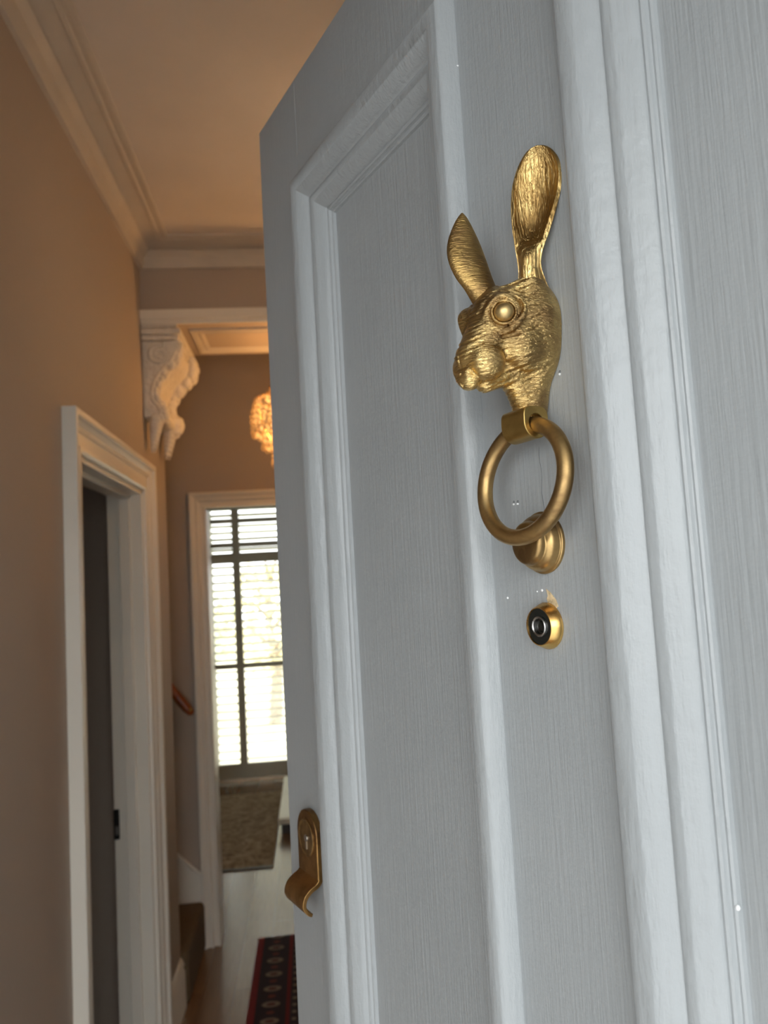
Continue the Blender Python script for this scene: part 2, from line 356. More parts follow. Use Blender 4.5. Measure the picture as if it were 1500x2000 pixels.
# skirting boards
sk = [(0, 0), (.018, 0), (.018, .135), (.014, .145), (.012, .150), (.016, .160), (.012, .175), (.006, .185), (0, .190)]
mb = MB(); mb.sweep([(WX, DO0-.095), (WX, .03)], sk, XYZ); mb.sweep([(WX-.0, AY1), (WX, DO1+.095)], sk, XYZ)
mb.build('baseboard_left', MT['trim'], smooth=30, kind='structure')
mb = MB(); mb.sweep([(RX, .03), (RX, FY)], sk, XYZ); mb.build('baseboard_right', MT['trim'], smooth=30, kind='structure')
mb = MB(); mb.sweep([(-.90, 6.95), (-1.66, 6.95)], sk, XYZ); mb.build('baseboard_garden', MT['trim'], smooth=30, kind='structure')
# added roof, out of view, that shades the top of the door
MB().box(-1.2, 1.1, -.95, -.22, 2.26, 2.38).build('added_shade_roof', MT['trim'], bevel=.01, kind='structure')
# outside ground
MB().box(-20, 20, -30, -.22, -.22, -.14).build('ground_street', MT['pave'], kind='structure')
MB().box(-20, 20, 7.07, 40, -.22, -.14).build('ground_garden', MT['render'], kind='structure')
MB().box(-.6, .45, -.6, -.22, -.14, -.02).build('ground_step', MT['pave'], kind='structure')

# ------------------------------------------------------------------ front door, standing open
ANG = math.radians(90+23.5487); DOOR_O = (0.25668, 0.11187, 0)
door = empty('door_1', DOOR_O, ANG, kind='structure')        # local x = along the door, y = out of its face, z = up
S0, S1 = -.070, .7205; T = .045; TOP = 2.1115
PL = (.3725, .626); PR = (.024, .278); PZ = (1.02, 2.010); LZ = (.25, .86)
def dpart(name, x0, x1, z0, z1, mat, y0=-T, y1=0., bev=.0015):
    return MB().box(x0, x1, y0, y1, z0, z1).build(name, mat, door, bevel=bev)
dpart('stile', PL[1], S1, .012, TOP, MT['paint_stile'], bev=.0005)
dpart('stile', S0, PR[0], .012, TOP, MT['paint_stile'])
dpart('muntin', PR[1], PL[0], LZ[0], PZ[1], MT['paint_stile'], bev=.0005)
dpart('top_rail', PR[0]-.0, PL[1]+.0, PZ[1], TOP, MT['paint_stile'], bev=.0005)
dpart('lock_rail', PR[0], PR[1], LZ[1], PZ[0], MT['paint_rail'], bev=.0005)
dpart('lock_rail', PL[0], PL[1], LZ[1], PZ[0], MT['paint_rail'], bev=.0005)
dpart('bottom_rail', PR[0], PL[1], .012, LZ[0], MT['paint_rail'], bev=.0005)
bol = [(-.0014, -.003)]+smooth_prof([(-.0012, .0004), (.0002, .005), (.0025, .0095), (.006, .0121), (.010, .0126), (.0145, .0115), (.019, .0088), (.0225, .0058), (.0250, .0028)], 4)
bol += smooth_prof([(.0262, .0020), (.0285, .0028), (.0320, .0016), (.0355, -.0008), (.0390, -.0036), (.0412, -.0062)], 4)
bol += [(.0416, -.0074), (.0430, -.0070), (.0442, -.0078), (.0446, -.0094), (.0450, -.0100), (.0462, -.0098), (.0472, -.0106), (.0476, -.0125), (.0480, -.0140), (.0480, -.020)]
for (a, b_) in (PL, PR):
    for (z0, z1) in (PZ, LZ):
        mb = MB(); mb.sweep([(a, z0), (b_, z0), (b_, z1), (a, z1)], bol, lambda x, z, h: (x, h, z), closed=True)
        mb.build('panel_moulding', MT['paint_mould'], door, smooth=38)
        MB().box(a+.001, b_-.001, -.030, -.0128, z0+.001, z1-.001).build('panel', MT['panel'], door)
# wear marks in the paint
def mark(name, x, z, pts, mat, h=.0004, y0=-.0002):
    vs = [(x+p[0]*.0015, y0+h, z+p[1]*.001) for p in pts]+[(x+p[0]*.0016, y0-.001, z+p[1]*.0011) for p in pts]; n = len(pts)
    MB().add(vs, [tuple(range(n))]+[(i, i+n, (i+1) % n+n, (i+1) % n) for i in range(n)]).build(name, mat, door)
mark('bare_wood_chip', .3215, 1.6247, [(2.6, 6.2), (.6, 4.6), (-2.2, .5), (-3.2, -3.0), (-1.5, -4.5), (1.8, -3.0), (2.6, 1.0), (1.9, 2.6)], MT['raw_wood'])
for (x, z) in ((.3017, 1.7447), (.3475, 1.6808), (.3440, 1.6806)):
    MB().sphere((x, -.0002, z), (.0010, .0005, .0011), 12, 8).build('nail_dent', MT['dent_shade_crack'], door, smooth=180)  # the shade inside each dent is painted as a dark grey dot
    MB().sphere((x+.0002, .0001, z-.0011), (.0008, .0006, .0007), 12, 8).build('paint_fleck_glint', MT['fleck_glint_white'], door, smooth=180)  # pale dot below: the dent's lit lower lip, put into colour
for (x, z, r) in ((.3290, 1.6303, .0010), (.3330, 1.6297, .0006), (.3595, 1.6265, .0009)):
    MB().sphere((x, 0, z), (r, .0004, r*.8), 12, 8).build('paint_fleck_glint', MT['fleck_glint_white'], door, smooth=180)
MB().tube([(.3730, .0012, 1.9640), (.3722, .0008, 1.9618), (.3708, .0004, 1.9606)], .0005, 8).build('paint_fleck_glint', MT['fleck_glint_white'], door, smooth=180)
MB().sphere((.2306, -.0104, 1.4934), (.0011, .0010, .0013), 12, 8).build('paint_fleck_glint', MT['fleck_glint_white'], door, smooth=180)
mb = MB(); mb.tube([(.3225+.0006*math.sin(k*1.3), -.0000, 1.7085-k*.0042) for k in range(10)], [.00005]+[.00022]*8+[.00005], 6)
mb.build('hairline_crack', MT['dent_shade_crack'], door, smooth=180)

# ------------------------------------------------------------------ signed-distance sculpting
def surface_nets(F, org, h):
    ins = F < 0; nx, ny, nz_ = F.shape
    acc = np.zeros((nx-1, ny-1, nz_-1, 3)); cnt = np.zeros((nx-1, ny-1, nz_-1))
    cs = [(i, j, k) for i in (0, 1) for j in (0, 1) for k in (0, 1)]
    sub = lambda A, c: A[c[0]:nx-1+c[0], c[1]:ny-1+c[1], c[2]:nz_-1+c[2]]
    for a in cs:
        for b_ in cs:
            if sum(abs(a[i]-b_[i]) for i in range(3)) == 1 and a < b_:
                fa = sub(F, a); fb = sub(F, b_); m_ = (fa < 0) != (fb < 0)
                t = np.where(m_, fa/np.where(m_, fa-fb, 1), 0)
                for ax in range(3): acc[..., ax] += np.where(m_, a[ax]+t*(b_[ax]-a[ax]), 0)
                cnt += m_
    idx = -np.ones(cnt.shape, int); act = cnt > 0; idx[act] = np.arange(act.sum())
    ii = np.argwhere(act); V = (ii+acc[act]/cnt[act][:, None])*h+np.array(org)
    faces = []
    for ax in range(3):
        sl0 = [slice(None)]*3; sl1 = [slice(None)]*3; sl0[ax] = slice(0, -1); sl1[ax] = slice(1, None)
        ch = ins[tuple(sl0)] != ins[tuple(sl1)]; e = np.argwhere(ch)
        o1, o2 = [(1, 2), (0, 2), (0, 1)][ax]
        ok = (e[:, o1] > 0) & (e[:, o2] > 0) & (e[:, o1] < F.shape[o1]-1) & (e[:, o2] < F.shape[o2]-1); e = e[ok]
        q = []
        for da, db in ((0, 0), (1, 0), (1, 1), (0, 1)):
            c = e.copy(); c[:, o1] -= da; c[:, o2] -= db; q.append(idx[c[:, 0], c[:, 1], c[:, 2]])
        faces.append(np.stack(q, 1))
    return V, np.concatenate(faces)
def smin(a, b_, k): h = np.clip(.5+.5*(b_-a)/k, 0, 1); return b_*(1-h)+a*h-k*h*(1-h)
def smax(a, b_, k): return -smin(-a, -b_, k)
def ell(P, c, r): q = (P-np.array(c, np.float32))/np.array(r, np.float32); l = np.sqrt((q**2).sum(-1)); g = np.sqrt(((q/np.array(r, np.float32))**2).sum(-1))+1e-6; return l*(l-1)/g
def cap(P, a, b_, ra, rb):
    a = np.array(a, np.float32); b_ = np.array(b_, np.float32); ba = b_-a; t = np.clip(((P-a)@ba)/(ba@ba), 0, 1)
    return np.sqrt(((P-a-t[..., None]*ba)**2).sum(-1))-(ra+(rb-ra)*t)
def tor(P, c, nrm, R, r, sq=1.0):
    nrm = np.array(nrm, np.float32); nrm /= np.linalg.norm(nrm); q = P-np.array(c, np.float32); hh = q@nrm; rad = np.sqrt(np.maximum((q**2).sum(-1)-hh**2, 0)); return np.sqrt((rad-R)**2+(hh*sq)**2)-r
# ------------------------------------------------------------------ hare head knocker; millimetres: a to the hinge side, b out of the door, z up from the ring's pivot
knocker = empty('hare_door_knocker', (0, 0, 0), 0, 'aged brass hare head door knocker with a hanging ring on the grey door', 'door knocker')
dm = Matrix.Rotation(ANG, 4, 'Z'); dm.translation = Vector(DOOR_O)
def on_door(o, s, y, z): o.matrix_world = dm @ Matrix.Translation((s, y, z))
on_door(knocker, .318, 0, 1.716)
H = .46
xs = np.arange(-27, 28, H); ys = np.arange(-2, 60, H); zs = np.arange(-1, 92, H)
P = np.stack(np.meshgrid(xs, ys, zs, indexing='ij'), -1).astype(np.float32)     # here x = a
f = ell(P, (1.5, 6, 57), (20.5, 20, 24))
f = smin(f, ell(P, (1.5, 5, 43), (18.5, 13, 19)), 5)
f = smin(f, cap(P, (0, 5, 36), (0, 8, 6), 12, 8), 6)
f = smin(f, ell(P, (0, 22, 61), (15.5, 18, 16.5)), 8)
f = smin(f, cap(P, (0, 29.5, 53), (0, 41.5, 36), 14, 11.5), 6)
f = smin(f, ell(P, (10, 11, 75), (8, 7, 6)), 7)                                 # swelling at the ear roots
f = smin(f, ell(P, (-11, 20, 76), (9, 8, 6)), 5)
for sgn in (1, -1):
    f = smin(f, ell(P, (9*sgn, 19, 42), (11, 12, 12)), 6)
    f = smin(f, ell(P, (12*sgn, 31, 59), (7, 9.5, 10)), 4)
f = smin(f, cap(P, (0, 24, 31), (0, 37, 25), 8, 6), 3)
f = smin(f, cap(P, (0, 17, 27), (0, 11, 10), 7.5, 6), 4)
A_, B_, Z_ = P[..., 0], P[..., 1], P[..., 2]
rng = np.random.RandomState(3)
def strands(u, v, per, amp):
    out = np.zeros_like(u)
    for k in range(7):
        fr = 2*np.pi/(per*(.75+rng.rand()*.8)); out += np.sin(u*fr+rng.rand()*6.28+1.6*np.sin(v*(.12+.16*rng.rand())+rng.rand()*6.28))
    return out/7*amp
flow = Z_*.93+B_*.36; along = B_*.93-Z_*.36
de = np.sqrt((np.abs(A_)-14)**2+(B_-32.5)**2+(Z_-57)**2)
ms = np.clip((de-10)/5, 0, 1)*np.clip((B_-4)/12, 0, 1)
f = f+strands(flow, along, 2.4, .55)*ms
for sgn in (1, -1):
    f = smin(f, ell(P, (6.8*sgn, 40.5, 33.0), (8.9, 10.2, 9.6))+strands(Z_*.9-B_*.3, B_, 2.0, .16), 1.6)   # whisker pads
f = smin(f, ell(P, (0, 47.2, 25.2), (6.4, 6.0, 5.8)), 1.2)
for sgn in (1, -1): f = smin(f, ell(P, (3.3*sgn, 50.3, 26.5), (2.7, 2.6, 3.2)), .9)
for sgn in (1, -1):
    E_ = np.array((13.6*sgn, 32.4, 57.4)); nr = np.array((.80*sgn, .58, .05)); nr /= np.linalg.norm(nr)
    f = smin(f, ell(P, (-12, 37.0, 59.5), (5.5, 6.0, 8)), 4) if sgn < 0 else f
    f = smax(f, -ell(P, tuple(E_+nr*4.2), (7.6, 8.0, 7.8)), 3)                  # orbit
    f = smin(f, ell(P, tuple(E_-nr*6.0), (8.6, 9.0, 9.0)), 1.6)
    f = smin(f, tor(P, tuple(E_+nr*1.9), nr, 6.2, .75, .8), .6)                  # inner lid
    tv = np.cross(nr, (0, 0, 1)); tv /= np.linalg.norm(tv); tv = tv if tv[1] < 0 else -tv     # towards the back of the head
    uv = np.array((0, 0, 1.0))
    e1 = tv*.80+uv*.60; e2 = -tv*.60+uv*.80
    def arc(a0, a1, ra, rb, n, r0, r1, lift):
        global f
        pr_ = None
        for k in range(n+1):
            t = k/n; a = math.radians(a0+(a1-a0)*t); q = E_+nr*(lift-3.4*math.cos(a)**2)+e1*ra*math.cos(a)+e2*rb*math.sin(a)
            if pr_ is not None: f = smin(f, cap(P, tuple(pr_), tuple(q), r0+(r1-r0)*math.sin(math.pi*(k-1)/n), r0+(r1-r0)*math.sin(math.pi*t)), .8)
            pr_ = q
    arc(0, 180, 12.2, 8.2, 9, .5, 1.15, 1.8)                                    # upper lid
    arc(-180, 0, 12.2, 8.8, 9, .5, 1.8, 1.1)                                     # pouch under the eye
    arc(20, 190, 15.5, 12.0, 8, .6, 1.5, -2.4)                                  # brow
    f = smax(f, -cap(P, tuple(E_-tv*7+uv*-12.4-nr*.5), tuple(E_+tv*7+uv*-10.5-nr*1.0), .8, .8), 1.4)
    f = smax(f, -cap(P, (3*sgn, 52, 20.8), (12*sgn, 38, 21.5), .7, .7), .8)                          # mouth line
    f = smax(f, -cap(P, (12*sgn, 38, 21.5), (13.5*sgn, 28, 28), .7, .3), 1.0)
f = smax(f, -cap(P, (0, 53, 38), (0, 51, 18), .6, .6), 1.0)
for aa, bb, zz in ((20, 12, 60), (19, 13, 52), (18, 14, 44), (14, 15, 33)):                          # folds of the cast neck
    f = smin(f, cap(P, (aa, bb-5, zz), (aa-3, bb+4, zz-3), 1.0, .4), 2.2)
for k in range(5): f = smin(f, cap(P, (8.5-k, 9+k, 30-k*4), (4-k*.6, 15, 21-k*3.4), .9, .5), 1.5)
f = smax(f, .15-B_, .3)
V, Q = surface_nets(f, (xs[0], ys[0], zs[0]), H)
V[:, 0] *= -1
mb = MB(); mb.v = [tuple(v) for v in (V*.001).tolist()]; mb.f = [tuple(q) for q in Q.tolist()]
head = mb.build('head', MT['brass_head'], knocker, smooth=180)
sm = head.modifiers.new('smooth', 'SMOOTH'); sm.iterations = 1; sm.factor = .5
for sgn in (1, -1):
    MB().sphere((-14.7*sgn*.001, .0332, .0575), .0053, 32, 20).build('eye', MT['brass_eye'], knocker, smooth=180)
# ears: lofted shells, rows = (centre, half width, back depth, front depth (+ bulges out, - hollow), rim)
def ear(rows, wdir, fdir, mat, name='ear', n=28, sub=6):
    R = []
    for i in range(len(rows)-1):
        p = [rows[max(i-1, 0)], rows[i], rows[i+1], rows[min(i+2, len(rows)-1)]]; A = [np.array(list(q[0])+list(q[1:]), float) for q in p]
        for k in range(sub):
            t = k/sub; R.append(.5*(2*A[1]+(-A[0]+A[2])*t+(2*A[0]-5*A[1]+4*A[2]-A[3])*t*t+(-A[0]+3*A[1]-3*A[2]+A[3])*t**3))
    R.append(np.array(list(rows[-1][0])+list(rows[-1][1:]), float))
    wd = np.array(wdir, float); wd /= np.linalg.norm(wd); fd = np.array(fdir, float); fd -= wd*fd.dot(wd); fd /= np.linalg.norm(fd)
    vs = []; fs = []; L = 2*n
    for r in R:
        c = r[:3]; w_, D, Fh, rim = [float(q) for q in r[3:]]; w_ = max(w_, .05)
        for k in range(n):                                   # back
            a = math.pi*k/(n-1); p = c+wd*w_*math.cos(a)-fd*D*math.sin(a); vs.append(p)
        wi = max(w_-rim, .03)
        for k in range(n):                                   # front
            a = math.pi-math.pi*k/(n-1); p = c+wd*wi*math.cos(a)+fd*(Fh*abs(math.sin(a))**1.5+rim*.2); vs.append(p)
    for i in range(len(R)-1):
        for k in range(L): fs.append((i*L+k, i*L+(k+1) % L, (i+1)*L+(k+1) % L, (i+1)*L+k))
    fs.append(tuple(range(L))); fs.append(tuple(range((len(R)-1)*L, len(R)*L))[::-1])
    vs = [(-v[0]*.001, v[1]*.001, v[2]*.001) for v in vs]
    return MB().add(vs, fs).build(name, mat, knocker, smooth=60)
near = [((10.5, 9, 70), 9.5, 7, 7, .3), ((10.8, 10, 78), 7.6, 6.5, 6.5, .3), ((11.4, 11, 85), 6.2, 5.8, 5.8, .4), ((12.2, 11.5, 91), 6.6, 6.0, 4.8, .7), ((13.2, 11.3, 97), 8.0, 6.4, 1.6, 1.4), ((14.2, 10.8, 102), 9.4, 7.0, -3.6, 2.2), ((15.3, 10.2, 109), 11.1, 7.6, -6.2, 2.2),
        ((16.5, 9.3, 117), 12.6, 7.8, -6.6, 1.9), ((17.7, 8.4, 125), 13.5, 7.6, -6.4, 1.7), ((18.6, 7.7, 133), 13.2, 7.0, -5.8, 1.5), ((19.2, 7.0, 140), 11.6, 6.0, -4.8, 1.4), ((19.2, 6.6, 145.5), 8.9, 4.8, -3.4, 1.3), ((18.9, 6.3, 149), 6.2, 3.4, -1.6, 1.2), ((18.6, 6.2, 151.0), 3.4, 1.8, .2, 1.0), ((18.5, 6.2, 151.6), 1.0, .6, .3, .3)]
ear(near, (.80, -.58, 0), (.60, .80, 0), MT['brass_ear'])
far = [((-12, 22, 72), 9, 7, 7, .3), ((-13, 25.5, 80), 9.6, 6, 3, .6), ((-15, 28, 87), 10.8, 5.5, -1, 1.0), ((-17, 29.6, 95), 11.4, 5.2, -3.5, 1.2), ((-19, 30.0, 103), 11.0, 4.8, -3.4, 1.2), ((-20.5, 29.6, 111), 9.2, 4.2, -2.8, 1.1), ((-21.5, 28.9, 119), 6.2, 3.2, -2.0, 1.0), ((-22, 28.3, 125), 3.2, 2.0, -1.0, .7), ((-22.2, 28.0, 128.5), .6, .5, .2, .2)]
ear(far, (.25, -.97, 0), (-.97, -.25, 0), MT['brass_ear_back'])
# hinge barrel, bore and yoke
def lathe_x(prof, c, n=48): return MB().lathe([(r*.001, h*.001) for r, h in prof], n, 'x', tuple(q*.001 for q in c))
def barrel_mesh():
    n = 48; B0, B1 = -11.6, 7.8; ring_o = []; ring_i = []
    for k in range(n):
        t = 2*math.pi*k/n; c, s_ = math.cos(t), math.sin(t)
        if s_ <= 0: ring_o.append((8.2*c, 8.2*s_))
        else:
            q = ((abs(c)/8.2)**4+(s_/9.0)**4)**-.25; ring_o.append((q*c, q*s_))
        ring_i.append((4.9*c, 4.9*s_))
    vs = [(x, 14.4+p[0], p[1]+1.8) for x, rg_ in ((B0, ring_o), (B1, ring_o), (B0, ring_i), (B1, ring_i)) for p in rg_]
    fs = []
    for k in range(n):
        j = (k+1) % n; fs += [(k, j, n+j, n+k), (2*n+k, 3*n+k, 3*n+j, 2*n+j), (k, 2*n+k, 2*n+j, j), (n+k, n+j, 3*n+j, 3*n+k)]
    return MB().add([tuple(q*.001 for q in v) for v in vs], fs)
barrel_mesh().build('hinge_barrel', MT['brass_barrel'], knocker, smooth=35, bevel=.0005)
# ring
RR = 29.6; pts = []
yaw = math.radians(5)
for k in range(96):
    t = 2*math.pi*k/96; a = RR*math.sin(t); z = -RR+RR*math.cos(t); tilt = (1-math.cos(t))/2*9.5
    pts.append((-(a*math.cos(yaw)+3.6)*.001, (15.0+tilt-a*math.sin(yaw))*.001, (z+1.8)*.001))
MB().tube(pts, .0043, 24, closed=True).build('ring', MT['brass_smooth'], knocker, smooth=180)
# strike button
st = empty('strike_button', (0, 0, 0), 0, 'round brass strike button on the grey door behind the bottom of the knocker ring', 'strike button'); on_door(st, .3245, 0, 1.6560)
mm = lambda p: [(r*.001, h*.001) for r, h in p]
MB().lathe(mm(smooth_prof([(16.8, 0), (17.0, 1.0), (16.7, 1.9), (15.8, 2.4)], 3)+smooth_prof([(15.7, 2.6), (15.3, 4.4), (14.6, 6.6), (13.4, 8.2), (12.4, 9.0)], 3)+smooth_prof([(12.0, 9.3), (11.8, 11.2), (11.0, 13.0), (9.4, 13.9), (5, 14.6), (0, 14.8)], 3)), 64).build('button', MT['brass_smooth'], st, smooth=50)
# door viewer
pv = empty('door_viewer', (0, 0, 0), 0, 'small round brass peephole with a black centre and glass lens, below the knocker', 'peephole'); on_door(pv, .3262, 0, 1.6112)
MB().lathe(mm([(12.3, 0), (12.6, .5), (12.6, 1.2), (12.2, 2.0), (10.6, 6.0), (10.1, 6.6), (9.7, 6.6), (9.6, 5.6), (5.9, 5.4), (5.9, 0)]), 64).build('flange', MT['brass_bright'], pv, smooth=30)
MB().lathe(mm([(9.65, 5.0), (9.6, 5.9), (5.5, 5.7), (5.3, 5.0)]), 64).build('black_face', MT['black'], pv, smooth=30)
collar = MB().lathe(mm([(5.6, 5.0), (5.5, 6.5), (5.0, 6.9), (4.4, 6.4), (4.3, 4.2), (3.5, 3.6), (3.4, 1), (0, .8)]), 48).build('lens_collar', MT['steel'], pv, smooth=30)
MB().sphere((0, .0030, 0), (.0042, .0030, .0042), 32, 16).build('lens', MT['lens'], collar, smooth=180)
# latch pull on the free stile
lp = empty('cylinder_pull', (0, 0, 0), 0, 'brown brass lock cylinder pull with curled lip at the grey door far edge', 'door pull'); on_door(lp, .6640, 0, 1.4085)
W2 = .0215; th = .0066
out = []
for k in range(25):
    a = math.pi*k/24; out.append((W2*math.cos(a), .0105+W2*math.sin(a)))
out = [(W2, -.024)]+out+[(-W2, -.024)]; n = len(out)
vs = [(x, 0, z) for x, z in out]+[(x, th, z) for x, z in out]
fs = [tuple(range(n))[::-1], tuple(range(n, 2*n))]+[(i, (i+1) % n, (i+1) % n+n, i+n) for i in range(n)]
MB().add(vs, fs).build('plate', MT['brass_pull'], lp, bevel=.0012, smooth=40)
path = smooth_prof([(.0035, -.018), (.0038, -.0235), (.0070, -.0275), (.0130, -.0305), (.0180, -.0350), (.0200, -.0410), (.0190, -.0450), (.0160, -.0490), (.0130, -.0505)], 5)
hw = .0017; L_ = []; R_ = []
for i, p in enumerate(path):
    a = path[max(i-1, 0)]; c = path[min(i+1, len(path)-1)]; d_ = Vector((c[0]-a[0], c[1]-a[1])).normalized(); nn = Vector((-d_.y, d_.x)); t_ = hw*(1.3-.5*i/len(path))
    L_.append((p[0]+nn.x*t_, p[1]+nn.y*t_)); R_.append((p[0]-nn.x*t_, p[1]-nn.y*t_))
loop = L_+R_[::-1]; n = len(loop)
vs = [(-W2, y, z) for y, z in loop]+[(W2, y, z) for y, z in loop]
k_ = len(path); fs = [(i, (i+1) % n, (i+1) % n+n, i+n) for i in range(n)]
for i in range(k_-1): fs += [(i, i+1, n-2-i, n-1-i), (n+i, 2*n-1-i, 2*n-2-i, n+i+1)]
MB().add(vs, fs).build('finger_lip', MT['brass_pull'], lp, smooth=50, bevel=.0005)
lock = MB().lathe(mm([(16.4, 0), (16.4, 7.2), (15.6, 7.9), (14.6, 7.3), (14.2, 7.0), (0, 7.0)]), 48, 'y', (0, 0, .0080)).build('lock_cylinder', MT['brass_smooth'], lp, smooth=30)
mb = MB().box(-.0012, .0012, .0066, .0076, -.002, .0055); mb.lathe(mm([(3.2, 6.8), (3.0, 7.9), (0, 7.9)]), 24, 'y', (0, 0, .0075)); mb.build('key_slot', MT['steel'], lock)

# ------------------------------------------------------------------ corbel under the beam
cb = empty('corbel', (WX, AY0, 2.60), 0, 'ornate cream plaster scroll corbel carved with leaves, under the left end of the hall beam', 'corbel')
D_ = .345
def relb(pts): return [(x-WX, z-2.60) for x, z in pts]
prof = smooth_prof(relb([(-.461, 2.592), (-.459, 2.560), (-.470, 2.522), (-.508, 2.484), (-.537, 2.440), (-.549, 2.395), (-.546, 2.365), (-.528, 2.342), (-.519, 2.322), (-.528, 2.304), (-.548, 2.300)]), 5)
poly = [(0, -.008)]+prof+[(0, -.300)]; n = len(poly)
vs = [(x, 0.0, z) for x, z in poly]+[(x, D_, z) for x, z in poly]
MB().add(vs, [tuple(range(n)), tuple(range(n, 2*n))[::-1]]+[(i, i+n, (i+1) % n+n, (i+1) % n) for i in range(n)]).build('scroll_body', MT['corbel'], cb, smooth=35, bevel=.004)
mb = MB().box(0, .134, -.012, D_+.012, .040, .052).box(0, .146, -.018, D_+.015, .014, .036).box(0, .136, -.010, D_+.012, -.006, .012)
mb.build('abacus', MT['corbel'], cb, bevel=.004)
random.seed(4)
for (y0, sc, xo) in ((.030, 1.0, .0), (D_-.035, 1.35, .014)):
    mb = MB()
    for i in range(0, len(prof)-2, 2):
        x, z = prof[i]; s = sc*(.017+.005*math.sin(i*1.7)); dx = xo*(1-i/len(prof))
        for q in (-1, 0, 1):
            mb.sphere((x+dx+.004*(q == 0)+random.uniform(-.004, .004), y0+q*.017*sc+random.uniform(-.003, .003), z+random.uniform(-.006, .006)), (s*.75, s*.62, s), 10, 8, Matrix.Rotation(random.uniform(-.6, .6), 3, 'X'))
    mb.build('acanthus_leaf', MT['corbel'], cb, smooth=180)
sp = []; sr = []
for k in range(60):
    t = k/59; a = t*3.3*math.pi; r = .034*(1-t)+.006; sp.append((.062+r*math.cos(a+1.2), -.001, -.062+r*math.sin(a+1.2))); sr.append(.0095*(1-.5*t))
MB().tube(sp, sr, 10).build('volute', MT['corbel'], cb, smooth=180)
sp = [(.120-.0*k, -.001, -.03) for k in range(1)]
rim = [(x-.010, -.001, z) for x, z in prof[6:]]
MB().tube(rim, .005, 8).build('scroll_edge', MT['corbel'], cb, smooth=180)
for (y0, zt, sc) in ((.030, -.300, 1.0), (D_-.050, -.255, 1.25)):
    mb = MB()
    for k in range(9):
        t = k/8; r = .026*sc*(1-t)**.7+.006; zc = zt-t*.120*sc
        for q in (-1, 1): mb.sphere((.036*sc*(1-t*.55)+.006, y0+q*r*.55, zc+.004*q), (r*.75, r*.7, r*.8), 10, 8)
        mb.sphere((.044*sc*(1-t*.4)+.004, y0, zc-.005), (r*.6, r*.6, r*.9), 10, 8)
    mb.sphere((.050*sc, y0, zt+.002), (.030*sc, .028*sc, .016*sc), 12, 8)
    mb.build('leaf_drop', MT['corbel'], cb, smooth=180)

# ------------------------------------------------------------------ crystal chandelier, mostly hidden by the door
CX, CY = -.032, 3.10; K_ = 3.10/2.40
ch = empty('crystal_chandelier', (CX, CY, SOF), 0, 'glowing crystal bead chandelier hanging in the hall, half hidden behind the door edge', 'chandelier')
Z = lambda z: 1.64+(z-1.64)*K_-SOF
MB().lathe([(.001, 0), (.075, 0), (.075, -.010), (.05, -.022), (.006, -.03), (0, -.03)][::-1], 32, 'z').build('ceiling_rose', MT['brass_bright'], ch, smooth=40)
mb = MB().tube([(0, 0, -.03), (0, 0, Z(2.26))], .003, 8)
mb.build('chain', MT['brass_bright'], ch, smooth=60)
mb = MB()
for r, z in ((.118*K_, 2.226), (.075*K_, 2.262), (.098*K_, 2.14), (.07*K_, 2.085)):
    mb.tube([(r*math.cos(a*math.pi/24), r*math.sin(a*math.pi/24), Z(z)) for a in range(48)], .0035, 8, closed=True)
for k in range(6):
    a = k*math.pi/3; mb.tube([(0, 0, Z(2.268)), (.077*math.cos(a), .077*math.sin(a), Z(2.262)), (.152*math.cos(a), .152*math.sin(a), Z(2.226)), (.127*math.cos(a), .127*math.sin(a), Z(2.14)), (.090*math.cos(a), .090*math.sin(a), Z(2.085))], .002, 6)
mb.build('frame', MT['brass_bright'], ch, smooth=60)
def strand(x, y, ztop, zbot, bulge, R, big=.0105):
    mb = MB(); n = max(2, int((ztop-zbot)/.0135)); R *= K_; bulge *= K_; a = math.atan2(y, x)
    for i in range(n):
        t = i/max(1, n-1); rr = R+bulge*math.sin(t*math.pi*.75); z = ztop+(zbot-ztop)*t
        s = .0080 if i < n-1 else big
        mb.sphere((rr*math.cos(a), rr*math.sin(a), Z(z)), (s, s, s*(1 if i < n-1 else 1.5)), 8, 6)
    mb.build('bead_strand', MT['crystal'], ch, smooth=40)
for cnt_, R, zt, zb, bu in ((34, .120, 2.222, 2.118, .014), (24, .098, 2.136, 2.075, .004), (18, .072, 2.082, 2.018, .0), (12, .072, 2.258, 2.232, .02)):
    for k in range(cnt_):
        a = 2*math.pi*(k+.3)/cnt_; strand(math.cos(a), math.sin(a), zt, zb+.006*(k % 2), bu, R)
for k in range(4):
    a = k*math.pi/2+.4; MB().sphere((.058*math.cos(a), .058*math.sin(a), Z(2.17)), (.016, .016, .028), 12, 8).build('bulb', MT['bulb'], ch, smooth=180)
for zc, wt in ((2.165, 1.0), ):
    ld = bpy.data.lights.new('chandelier_light', 'POINT'); ld.energy = CHANDELIER_W*wt; ld.color = (1, .52, .19); ld.shadow_soft_size = .05
    lo = bpy.data.objects.new('chandelier_light', ld); COL.objects.link(lo); lo.location = (0, 0, Z(zc)); lo.parent = ch

